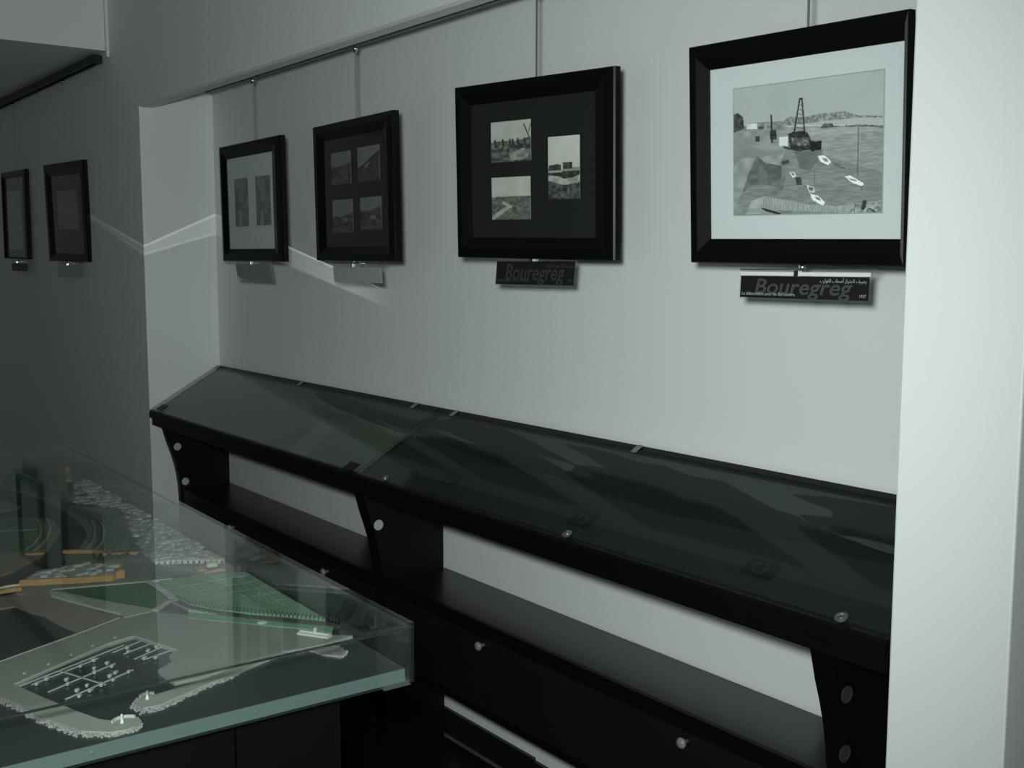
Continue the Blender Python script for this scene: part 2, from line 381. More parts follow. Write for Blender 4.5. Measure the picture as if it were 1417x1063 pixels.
def harbour_print():
    P = Print(230, 190, 152, 3)
    def c(p):
        x, y = p; u = (x-67)/990.; top = 168-128*u; bot = 996-12*u
        return (u, (y-top)/(bot-top))
    def pl(pts, t, n=0, cc=(40, 40), al=1.): P.poly([c(p) for p in pts], t, n, cc, al)
    def ln(p, q, w, t): P.line(c(p), c(q), w/990., t)
    P.a += 3*P.noise(6, 6)
    pl([(60,420),(1070,400),(1070,1000),(60,1000)], 113, 13, (25, 90))
    P.a += np.where(P.mask([c(p) for p in [(560,420),(1070,400),(1070,720),(700,600)]]), 14, 0)
    P.a += np.where(P.mask([c(p) for p in [(150,430),(450,400),(1070,395),(1070,445),(600,470),(300,440)]]), 12, 0)
    pl([(145,410),(250,380),(430,372),(440,430),(145,440)], 118, 22, (60, 50))
    pl([(420,372),(470,340),(560,345),(680,320),(820,305),(905,335),(1060,340),(1060,352),(920,350),(700,372),(430,405)], 118, 30, (90, 90))
    pl([(65,440),(330,430),(480,470),(425,600),(400,660),(280,740),(110,870),(65,1000)], 128, 14, (20, 25))
    pl([(65,520),(220,540),(330,600),(240,610),(120,620),(65,680)], 120, 14, (12, 16))
    pl([(235,600),(300,650),(410,665),(420,740),(400,820),(300,790),(200,800),(130,850),(175,720)], 92, 16, (30, 30))
    pl([(290,650),(410,668),(415,760),(330,760)], 80, 12, (30, 30))
    pl([(420,660),(440,760),(410,860),(300,870),(200,900),(400,800)], 100, 12, (20, 30))
    pl([(60,330),(100,322),(135,345),(145,420),(60,455)], 62, 22, (50, 50))
    pl([(160,395),(240,385),(240,425),(160,425)], 178, 25, (60, 60))
    pl([(245,410),(285,405),(285,425),(250,428)], 65)
    ln((338,335), (345,510), 6, 42); pl([(328,440),(372,425),(378,490),(332,495)], 48, 20, (60, 60))
    pl([(225,472),(258,468),(258,508),(225,510)], 52)
    pl([(392,478),(455,472),(455,535),(392,535)], 188)
    pl([(500,575),(690,560),(650,640),(610,700),(540,690)], 88, 8, (20, 40), .8)
    pl([(455,455),(490,440),(560,435),(590,450),(610,500),(680,508),(678,548),(600,562),(530,572),(470,545)], 46, 24, (70, 70))
    pl([(480,480),(590,485),(600,530),(520,535),(480,510)], 96, 40, (80, 80))
    ln((533,225), (497,445), 5, 44); ln((548,225), (566,440), 5, 44); ln((533,225), (548,225), 6, 44)
    for k in range(6):
        y = 260+k*30; a = 533-(y-225)*.163; b = 548+(y-225)*.084; ln((a, y), (b, y+12), 2, 74)
    pl([(600,515),(680,500),(676,560),(612,572)], 30, 12, (60, 60))
    ln((430,545), (520,565), 6, 50)
    pl([(405,640),(465,625),(465,650),(420,662)], 60)
    pl([(655,602),(700,600),(742,640),(722,664),(672,640)], 205); pl([(680,615),(712,618),(725,640),(700,640)], 120)
    pl([(748,640),(800,665),(800,680),(760,665)], 92); ln((800,680), (828,685), 3, 60)
    pl([(465,712),(495,708),(516,735),(488,748)], 188); pl([(480,715),(498,718),(500,730),(485,730)], 90)
    pl([(505,745),(545,742),(552,795),(517,798)], 54, 20, (60, 60))
    pl([(580,795),(630,810),(640,845),(602,848)], 168, 20, (60, 60)); pl([(595,808),(625,815),(628,835),(600,832)], 85)
    pl([(605,855),(660,870),(706,915),(692,936),(625,900)], 205); pl([(635,873),(668,882),(680,905),(650,895)], 110)
    ln((638,680), (638,800), 2, 85)
    pl([(830,742),(862,735),(948,790),(936,808),(872,782)], 208); pl([(850,750),(900,765),(905,778),(860,765)], 125)
    ln((908,415), (908,740), 2.5, 55); ln((908,640), (880,745), 1, 95); ln((935,808), (935,832), 3, 75)
    pl([(668,418),(690,388),(745,385),(755,402),(800,408),(700,420)], 78, 25, (70, 70))
    pl([(830,400),(900,395),(1000,400),(1055,405),(1055,425),(1000,412),(835,412)], 92, 20, (70, 70))
    pl([(275,868),(600,928),(780,940),(1052,905),(1052,1000),(275,960)], 136, 12, (80, 20))
    for k in range(26):
        x = 282+k*20; ln((x, 875+(x-282)*.16), (x+6, 955+(x-282)*.12), 1.6, 112)
    ln((275,955), (400,990), 7, 34); pl([(200,900),(285,870),(275,955),(330,990),(150,990)], 138, 16, (30, 30))
    pl([(900,930),(1052,915),(1052,1000),(840,1000)], 125, 35, (60, 60))
    pl([(945,900),(968,905),(958,962),(930,968)], 48); ln((895,925), (890,985), 2, 60); ln((985,960), (1015,980), 5, 60)
    return P
def small_print(kind, nx, ny, seed):
    P = Print(nx, ny, 170, seed)
    if kind == 'palms':      # dark figures and branch over pale ground
        P.a = 175 - 20*P.V + 6*P.noise(5, 5)
        P.poly([(0,.5),(.3,.47),(.6,.5),(1,.42),(1,1),(0,1)], 95, 35, (18, 18)); P.poly([(0,.7),(.4,.6),(.6,.55),(1,.6),(1,1),(0,1)], 78, 40, (14, 14))
        P.poly([(.45,.8),(.8,.68),(1,.75),(.9,.95),(.5,.98)], 125, 25, (10, 14))
        for x in (.1, .3, .48, .55, .68, .85): P.line((x, .46), (x+.02, .62), .025, 55)
        P.line((.83, .1), (.99, .5), .014, 60); P.line((.95, .3), (1, .1), .01, 80)
    elif kind == 'road':
        P.a = 178 + 8*P.noise(4, 4); P.poly([(0,.48),(.2,.45),(1,.45),(1,1),(0,1)], 96, 26, (18, 22))
        P.poly([(0,.95),(.1,.85),(.45,.66),(.52,.7),(.2,.92),(.05,1),(0,1)], 160, 12, (12, 12)); P.line((.3, .6), (.5, .7), .03, 165)
    elif kind == 'lake':
        P.a = 188 - 10*P.V + 5*P.noise(4, 4); P.poly([(0,.5),(1,.5),(1,.56),(0,.56)], 130, 20, (20, 20))
        P.poly([(.02,.46),(.3,.44),(.42,.46),(.42,.53),(.02,.54)], 55, 20, (14, 14)); P.poly([(.45,.42),(.78,.42),(.78,.52),(.45,.53)], 60, 30, (14, 20))
        P.poly([(.4,.43),(.48,.43),(.48,.53),(.4,.53)], 175)
        P.poly([(0,.57),(1,.56),(1,.62),(.8,.66),(.5,.68),(.3,.63),(0,.62)], 50, 20, (16, 20)); P.poly([(0,.62),(.3,.63),(.5,.68),(.8,.66),(1,.62),(1,.75),(.5,.78),(0,.7)], 150, 30, (12, 16))
        P.poly([(0,.7),(.5,.78),(1,.74),(1,1),(0,1)], 70, 35, (14, 20))
    elif kind == 'dim':
        h = P.rg.rand()*.12+.38
        P.a = 92 + 6*P.noise(4, 4); P.poly([(0,h),(.4,h+.04),(1,h-.08),(1,1),(0,1)], 56, 20, (12, 14)); P.poly([(0,h+.1),(.3,h+.06),(1,h+.2),(1,h+.3),(0,h+.35)], 44, 15, (14, 14))
        P.poly([(.45,.55),(.75,.55),(.75,.7),(.45,.7)], 78, 20, (12, 12))
    elif kind == 'slope':
        P.a = 92 + 5*P.noise(4, 4); P.poly([(0,.6),(.3,.5),(1,.15),(1,1),(0,1)], 50, 16, (14, 14)); P.poly([(.2,.55),(.5,.4),(.6,.5),(.4,.62)], 85, 20, (10, 10)); P.line((.1,.62), (.98,.2), .02, 22)
    elif kind == 'portrait':
        P.a = 122 + 22*P.noise(4, 7) + 12*P.noise(9, 16); P.poly([(.35,.1),(.6,.1),(.7,.5),(.3,.5)], 145, 15, (6, 8), .7); P.poly([(.3,.7),(.5,.68),(.5,1),(.25,1)], 165, 10, (6, 6), .7)
    elif kind == 'pale':
        P.a = 150 + 10*P.noise(3, 5)
    return P

# ------------------------------------------------------------------ framed pictures
def frame_rails(w, h, inner, parent):
    """four mitred mouldings, profile stepped toward the glass"""
    x0, x1, z0, z1 = inner   # sight edge
    # profile: (t from outside 0 to sight 1, y) with y negative toward the viewer
    prof = [(0, .012), (0, -.006), (.06, -.010), (.45, -.012), (.85, -.004), (1, -.001), (1, .004)]
    O = [(-w/2, h/2), (w/2, h/2), (w/2, -h/2), (-w/2, -h/2)]; I = [(x0, z1), (x1, z1), (x1, z0), (x0, z0)]
    f = None
    for k in range(4):
        m = MB(); j = (k+1) % 4; vs = []
        for e in (k, j):
            for t, y in prof: vs.append((O[e][0]*(1-t)+I[e][0]*t, y, O[e][1]*(1-t)+I[e][1]*t))
        n = len(prof)
        m.add(vs, [(i, (i+1) % n, (i+1) % n+n, i+n) for i in range(n)]+[tuple(range(n))[::-1], tuple(range(n, 2*n))])
        m.build('frame_moulding', M['frame'], parent)
def picture(pose, inner, matm, photos, label, cord_top, group, cat='picture'):
    cx, cy, cz, w, h, yw, ti, ro = pose
    t = empty('framed_picture', (cx, cy, cz)); tag(t, label, cat, group)
    # local axes: x right, y away, z up; tilt leans the top toward the viewer
    Rm = Matrix.Rotation(yw, 4, 'Z') @ Matrix.Rotation(ti, 4, 'X') @ Matrix.Rotation(-ro, 4, 'Y')
    t.rotation_euler = Rm.to_euler()
    x0, x1, z0, z1 = inner
    frame_rails(w, h, inner, t)
    MB().box((-w/2+.01, .006, -h/2+.01), (w/2-.01, .011, h/2-.01)).build('backing_board', M['black'], t)
    MB().box((x0-.004, .0035, z0-.004), (x1+.004, .0058, z1+.004)).build('mat_board', matm, t)
    for (kind, a, b, c, d, nx, ny, g) in photos:
        P = harbour_print() if kind == 'harbour' else small_print(kind, nx, ny, nx*7+int(abs(a)*900)+int(abs(d)*500))
        P.mesh('photograph', b-a, d-c, t, (a+b)/2, (c+d)/2, .0028, g, (.97, 1.0, .97) if matm is M['mat_w'] else (1.0, .99, .88))
        if matm is M['mat_w']:
            q = MB(); e = .0022
            q.box((a-e, .0030, c-e), (b+e, .0034, d+e)); q.build('mount_edge', M['mat_g'], t)
    MB().box((x0-.002, .0012, z0-.002), (x1+.002, .0018, z1+.002)).build('picture_glass', M['pglass'], t)
    # cord, in world-vertical direction, from the rail down behind the frame
    fw = Matrix.Translation((cx, cy, cz)) @ Rm; inv = fw.inverted()
    top = Vector(cord_top); bot = fw @ Vector((cord_top[0]-cx, .0145, -h/2 - .012))
    a = inv @ top; b = inv @ bot
    MB().cyl(a, b, .0024 if cy > 1.7 else .0018, 8).build('hanging_cord', M['steel'], t)
    n = inv @ Vector((bot.x, bot.y, bot.z))
    MB().lathe([(.004, 0), (.0065, .002), (.0065, .010), (.004, .012)], n, (0, 0, 1), 10).build('cord_nut', M['chrome'], t, smooth=True)
    return t, bot

G4 = 'black framed pictures hanging in the niche'
G2 = 'black framed pictures on the shaded left wall'
pics = {}
pics['p1'] = picture((-3.936,1.76,1.821,.578,.446,-.026,.012,-.004), (-.241,.199,-.175,.173), M['mat_w'],
    [('portrait', -.172,-.041,-.088,.092, 30, 44, 1.25), ('portrait', .033,.166,-.088,.090, 31, 44, 1.25)],
    'black framed picture with white mat holding two narrow upright photos, next to the niche corner', (HK[0], 1.776, 2.262), G4)
pics['p2'] = picture((-3.151,1.76,1.824,.567,.447,-.048,.016,-.005), (-.217,.205,-.178,.174), M['mat_k'],
    [('dim', -.172,-.028,.025,.129, 40, 32, 2.0), ('slope', .022,.170,.027,.133, 42, 32, 2.0), ('dim', -.170,-.022,-.131,-.024, 41, 32, 2.0), ('dim', .033,.175,-.125,-.024, 43, 32, 2.0)],
    'black framed picture with four dim photos on a charcoal mat, second from the niche corner', (HK[1], 1.776, 2.262), G4)
pics['p3'] = picture((-2.232,1.76,1.832,.56,.452,.129,.036,-.018), (-.229,.213,-.172,.176), M['mat_k'],
    [('palms', -.153,-.007,.023,.126, 56, 56, 1.45), ('road', -.153,-.010,-.125,-.016, 55, 55, 1.35), ('lake', .053,.159,-.076,.077, 44, 84, 1.45)],
    'slightly askew black framed picture with three photos on a charcoal mat', (HK[2], 1.776, 2.262), G4)
pics['p4'] = picture((-1.416,1.76,1.818,.51,.449,.03,.06,-.016), (-.206,.243,-.174,.173), M['mat_w'],
    [('harbour', -.144,.201,-.125,.128, 230, 190, 1.9)],
    'black framed harbour photograph on a wide white mat, partly behind the white pillar', (HK[3], 1.776, 2.262), G4)
pics['q2'] = picture((-5.933,1.64,1.848,.572,.501,.068,.025,-.013), (-.210,.202,-.212,.186), M['mat_o'],
    [('pale', -.145,.137,-.088,.111, 20, 16, .5)],
    'dark framed picture with dim greenish print on the left wall, nearer the niche', (-5.965, 1.654, 2.51), G2)
pics['q1'] = picture((-6.984,1.64,1.867,.495,.51,.036,-.002,-.011), (-.206,.163,-.245,.217), M['mat_o'],
    [('pale', -.183,.109,-.201,.141, 20, 20, 1.0)],
    'dark framed picture with tall pale grey print at the far left edge', (-6.99, 1.654, 2.51), G2)

# ------------------------------------------------------------------ caption holders below the pictures
def text_part(s, size, parent, mat, x, z, y, align='LEFT', name='lettering', shear=0.0, bold=0.0, width=None):
    cu = bpy.data.curves.new('t', 'FONT'); cu.body = s; cu.size = size; cu.align_x = align; cu.shear = shear
    cu.resolution_u = 3; cu.offset = bold
    ob = bpy.data.objects.new('t', cu); COL.objects.link(ob)
    dg = bpy.context.evaluated_depsgraph_get(); dg.update()
    me = bpy.data.meshes.new_from_object(ob.evaluated_get(dg))
    bpy.data.objects.remove(ob); bpy.data.curves.remove(cu)
    me.materials.clear(); me.materials.append(mat)
    xs = [v.co.x for v in me.vertices]; sx = width/(max(xs)-min(xs)) if width and xs else 1.0
    me.transform(Matrix.Translation((x, y, z)) @ Matrix.Rotation(R(90), 4, 'X') @ Matrix.Diagonal((sx, 1, 1, 1)))
    me.name = name
    o = bpy.data.objects.new(name, me); COL.objects.link(o); o.parent = parent
    return o
ARAB = ' '.join(['\u0628\u0631\u0627\u0648\u0642\u0644\u0627', '\u0628\u0627\u062d\u0635\u0623', '\u0632\u0627\u064a\u062a\u062c\u0644\u0627', '\u0641\u064a\u0635\u0631'])
# contextual letter forms already in left-to-right drawing order
ARAB = ' '.join(['\uFE8F\uFEAD\uFE8D\uFEEE\uFED8\uFEDF\uFE8D', '\uFE8F\uFE8E\uFEA4\uFEBB\uFE83', '\uFEAF\uFE8E\uFEF4\uFE98\uFE9F\uFEFB', '\uFED2\uFEF4\uFEBB\uFEAD'])
def caption(pk, xa, xb, za, zb, strip, label, group, letters, yaw=None, tilt=0.0, dy=-.006, fold=False, thick=True):
    t0, bot = pics[pk]
    pose = t0.matrix_basis
    w = xb-xa; h = zb-za
    c = pose @ Vector(((xa+xb)/2, dy, (za+zb)/2))
    t = empty('caption_holder', c); tag(t, label, 'label holder', group)
    t.rotation_euler = (tilt, 0, t0.rotation_euler.z if yaw is None else yaw)
    mg = .004
    MB().box((-w/2-mg, -.0015, -h/2-mg), (w/2+mg, .0015, h/2+.012)).build('acrylic_plate', M['acryl'], t)
    MB().box((-w/2-mg, .0015, h/2+.009), (w/2+mg, .022, h/2+.012)).build('acrylic_lip', M['acryl'], t)
    MB().cyl((-w/2-mg, -.001, h/2+.013), (w/2+.014, -.001, h/2+.015), .0013, 8).build('top_wire', M['steel'], t)
    MB().box((-w/2, -.0028, -h/2), (w/2, -.0016, h/2)).build('caption_strip', strip, t)
    q = t.matrix_basis.inverted() @ bot
    if letters and letters[1] is M['inkw']: MB().box((-w/2-.002, -.0028, h/2+.001), (w/2+.002, -.0016, h/2+.0085)).build('white_edge_strip', M['white'], t)
    MB().box((q.x-.006, -.004, h/2-.001), (q.x+.006, q.y+.003 if q.y > 0 else .016, h/2+.012)).build('clip', M['chrome'], t, bevel=.0012)
    MB().cyl((q.x, .006, h/2+.006), (q.x, .006, h/2+.034), .0028, 8).build('clip_stem', M['steel'], t)
    yy = -.0032
    if letters:
        a, b = letters
        text_part('Bouregreg', h*.98, t, a, -w*.385, -h*.30, yy, shear=.18, bold=.0006, width=w*.76, name='large_lettering')
        text_part(ARAB, h*.23, t, b, w*.485, h*.25, yy-.0002, align='RIGHT', width=w*.34, name='small_lettering')
        text_part('Le d\u00e9barcad\u00e8re pour les Barcassiers.', h*.205, t, b, -w*.485, -h*.38, yy-.0002, width=w*.44, name='small_lettering')
        text_part('1937', h*.2, t, b, w*.485, -h*.38, yy-.0002, align='RIGHT', width=w*.045, name='small_lettering')
    return t
GC = 'acrylic caption holders under the niche pictures'
GD = 'caption holders under the left wall pictures'
caption('p4', -.118, .184, -.291, -.247, M['label_k'], 'black caption strip lettered Bouregreg under the harbour photograph', GC, (M['ink'], M['inkw']), tilt=-.05)
caption('p3', -.128, .150, -.292, -.232, M['label_k'], 'black caption strip with barely readable lettering under the askew three-photo picture', GC, (M['ink2'], M['ink']), tilt=-.10)
caption('p2', -.152, .188, -.292, -.243, M['label_c'], 'caption strip with pale glare in its colour under the four-photo picture', GC, None, tilt=.1)  # glare off the tilted plastic is put into this strip's colour
caption('p1', -.151, .180, -.293, -.233, M['label_g'], 'caption strip with grey glare in its colour under the white-matted picture next to the niche corner', GC, None, tilt=.15)  # the grey is painted glare as well
caption('q2', -.165, .195, -.327, -.272, M['label_c'], 'pale caption strip under the dim greenish picture on the left wall', GD, None)
caption('q1', -.098, .210, -.326, -.280, M['label_k'], 'dark caption strip under the picture at the far left edge', GD, None)

# ------------------------------------------------------------------ display cases in the niche
GZ0, GZ1 = .932, 1.112         # glass front and back height
GY0, GY1 = FY, 1.992
sl = math.atan2(GZ1-GZ0, GY1-GY0)
sN = Vector((0, -math.sin(sl), math.cos(sl))); sT = Vector((0, math.cos(sl), math.sin(sl)))
SLEN = math.hypot(GZ1-GZ0, GY1-GY0)
def gp(x, s, off=0.0):
    """point on the sloping lid: x along the wall, s up the slope, off outward"""
    return Vector((x, GY0, GZ0)) + sT*s + sN*off
def slab(x0, x1, s0, s1, o0, o1):
    return MB().add([gp(x0,s0,o0), gp(x1,s0,o0), gp(x1,s1,o0), gp(x0,s1,o0), gp(x0,s0,o1), gp(x1,s0,o1), gp(x1,s1,o1), gp(x0,s1,o1)],
                    [(3,2,1,0),(4,5,6,7),(0,1,5,4),(1,2,6,5),(2,3,7,6),(3,0,4,7)])
PROF = [(1.676,.895),(1.690,.855),(1.705,.80),(1.722,.75),(1.736,.70),(1.746,.65),(1.752,.60),(1.756,.52),(1.757,.30),(1.757,0),(1.985,0),(1.985,.895)]
def side_panel(t, x0, x1):
    p = MB().prism(PROF, x0, x1, 'x').build('side_panel', M['black'], t)
    return p
def hole(t, x, y, z, mat, r=.017):
    # raised disc without opening
    MB().lathe([(r, 0), (r, .002), (r*.82, .0025), (r*.80, .0012)], (x, y, z), (1, 0, 0), 18).build('hole_disc', mat, t, smooth=False)
def case(x0, x1, pl, pr, knobs, seam, holes, clips, screws, latches, squares, label, boardm, fillers):
    t = empty('display_case', ((x0+x1)/2, (FY+BY)/2, 0)); tag(t, label, 'display case', 'sloping glass display cases along the niche')

    before = set(bpy.data.objects)
    # box: fascia, lip, bottom, ends, back
    MB().box((x0+.002, GY0+.006, .868), (x1-.002, GY0+.020, .914)).build('front_fascia', M['black'], t)
    MB().prism([(GY0-.004,.902),(GY0-.004,.928),(GY0,.934),(GY0+.016,.938),(GY0+.016,.902)], x0, x1, 'x').build('front_lip', M['black'], t)
    MB().box((x0+.002, GY0+.020, .868), (x1-.002, 1.985, .878)).build('case_bottom', M['black'], t)
    MB().box((x0+.002, 1.985, .868), (x1-.002, 1.998, 1.112)).build('case_back', M['black'], t)
    for a in (x0+.002, x1-.014):
        MB().prism([(GY0+.02,.878),(GY0+.02,.930),(1.985,1.098),(1.985,.878)], a, a+.012, 'x').build('case_end', M['black'], t)
    slab(x0+.002, x1-.002, SLEN-.012, SLEN+.008, -.010, .004).build('back_rail', M['black'], t, bevel=.001)
    # plain board under the lid; the left one's grey is painted reflection
    slab(x0+.016, x1-.016, .022, SLEN-.013, -.0145, -.0110).build('display_board', boardm, t)
    # lid
    slab(x0+.0002, x1-.0002, .004, SLEN-.014, 0, .006).build('glass_lid', M['lid'], t)
    for cx in clips:
        c = slab(cx-.009, cx+.009, SLEN-.026, SLEN+.004, .0062, .0088).build('lid_hinge', M['hinge'], t, bevel=.0008)
        MB().cyl(gp(cx-.009, SLEN+.004, .006), gp(cx+.009, SLEN+.004, .006), .003, 10).build('hinge_pin', M['chrome'], c)
    for cx in screws:
        c = MB().lathe([(.013, 0), (.013, .0015), (.010, .003), (.008, .003)], gp(cx, .016, .006), sN, 18).build('lid_screw', M['steel'], t)
        MB().lathe([(.006, 0), (.006, .002), (.003, .0035)], gp(cx, .016, .009), sN, 12).build('screw_head', M['chrome'], c)
    for cx, s in latches:
        slab(cx-.03, cx+.03, s-.020, s+.020, .0061, .0085).build('corner_lock', M['black'], t, bevel=.001)
    for cx, s in squares:  # dark squares with a ring, lying on the board
        c = slab(cx-.040, cx+.040, s-.024, s+.024, -.0109, -.0075).build('dark_square', M['lid_k'], t, bevel=.001)
        MB().lathe([(.019, 0), (.019, .002), (.013, .002), (.013, 0)], gp(cx, s, -.0074), sN, 18).build('square_ring', M['boardd'], c)
    for a in (pl, pr): side_panel(t, *a)
    for hx, hy, hz, m in holes: hole(t, hx, hy, hz, m)
    xi0, xi1 = pl[1]+.001, pr[0]-.001
    MB().box((xi0, 1.772, .560), (xi1, 1.992, .584)).build('shelf', M['shelf'], t, bevel=.001)
    MB().box((xi0, 1.760, .545), (xi1, 1.7715, .584)).build('shelf_edge', M['black'], t)
    # lower cabinet
    MB().box((xi0, 1.775, .325), (xi1, 1.985, .337)).build('cabinet_bottom', M['black'], t)
    MB().box((xi0, 1.975, .338), (xi1, 1.985, .559)).build('cabinet_back', M['black'], t)
    MB().box((xi0, 1.762, .312), (xi1, 1.774, .334)).build('bottom_rail', M['black'], t)
    fx = xi0+fillers
    MB().box((xi0+.001, 1.760, .336), (fx-.003, 1.775, .543)).build('filler_strip', M['door'], t)
    for a, b, k in ((fx, seam-.0025, knobs[0]), (seam+.0025, xi1-.002, knobs[1])):
        d = MB().box((a, 1.756, .336), (b, 1.775, .543)).build('cabinet_door', M['door'], t, bevel=.0012)
        MB().lathe([(.006, 0), (.006, .010), (.012, .016), (.0135, .022), (.008, .027)], (k, 1.756, .535-.010), (0, -1, 0), 14).build('door_knob', M['knob'], d, smooth=True)
    off = Vector(t.location)
    for o in set(bpy.data.objects)-before:
        if o.type == 'MESH': o.data.transform(Matrix.Translation(-off))
    return t
pale = principled('lit_wall_hole_tone', (0.42, 0.44, 0.42), .8)  # disc colour of the lit wall behind a hole
dimh = principled('shaded_hole_tone', (0.035, 0.034, 0.032), .8)  # darker disc colour, shade behind the hole painted in
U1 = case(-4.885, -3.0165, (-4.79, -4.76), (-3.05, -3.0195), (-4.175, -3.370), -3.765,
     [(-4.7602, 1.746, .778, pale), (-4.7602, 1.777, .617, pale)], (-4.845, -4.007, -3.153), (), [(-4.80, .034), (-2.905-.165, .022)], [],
     'left glass-topped black display case, its board greyed by painted reflection, nearest the niche corner', M['board'], .10)
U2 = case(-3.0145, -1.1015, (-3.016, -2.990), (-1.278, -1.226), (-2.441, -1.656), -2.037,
     [(-2.9902, 1.739, .766, pale), (-1.2262, 1.735, .778, dimh), (-1.2262, 1.735, .660, dimh)], (-2.914, -2.066, -1.20), (-2.851, -1.994, -1.207), [], [(-2.598, .100), (-2.016, .086), (-1.458, .090)],
     'middle glass-topped black display case, the longest one in full view with two knobbed doors', M['boardd'], .13)
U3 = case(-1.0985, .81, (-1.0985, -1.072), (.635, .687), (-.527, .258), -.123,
     [(-1.0722, 1.739, .766, dimh)], (-1.0, -.15, .70), (-.935, -.08, .70), [], [(-.684, .088), (-.10, .088)],
     'right glass-topped black display case, mostly hidden behind the white pillar', M['boardd'], .13)
# painted reflections of wall and shadows, laid on the boards
def sil(name, pts, mat, lvl, label, cat='painted reflection', grp=None, x0=-9, x1=9):
    # clip to one case by x
    def clip(pp, X, keep):
        o = []
        for i in range(len(pp)):
            a, b = pp[i], pp[(i+1) % len(pp)]; ia = keep(a[0]); ib = keep(b[0])
            if ia: o.append(a)
            if ia != ib:
                f = (X-a[0])/(b[0]-a[0]); o.append((X, a[1]+f*(b[1]-a[1])))
        return o
    pp = clip(pts, x0, lambda v: v >= x0); pp = clip(pp, x1, lambda v: v <= x1)
    if len(pp) < 3: return None
    tris = tessellate_polygon([[Vector((p[0], p[1], 0)) for p in pp]])
    n = len(pp); m = MB()
    m.add([gp(x, s, -.0105+lvl) for x, s in pp]+[gp(x, s, -.0098+lvl) for x, s in pp],
          [tuple(t) for t in tris]+[tuple(i+n for i in t) for t in tris]+[(i, (i+1) % n, (i+1) % n+n, i+n) for i in range(n)])
    return m
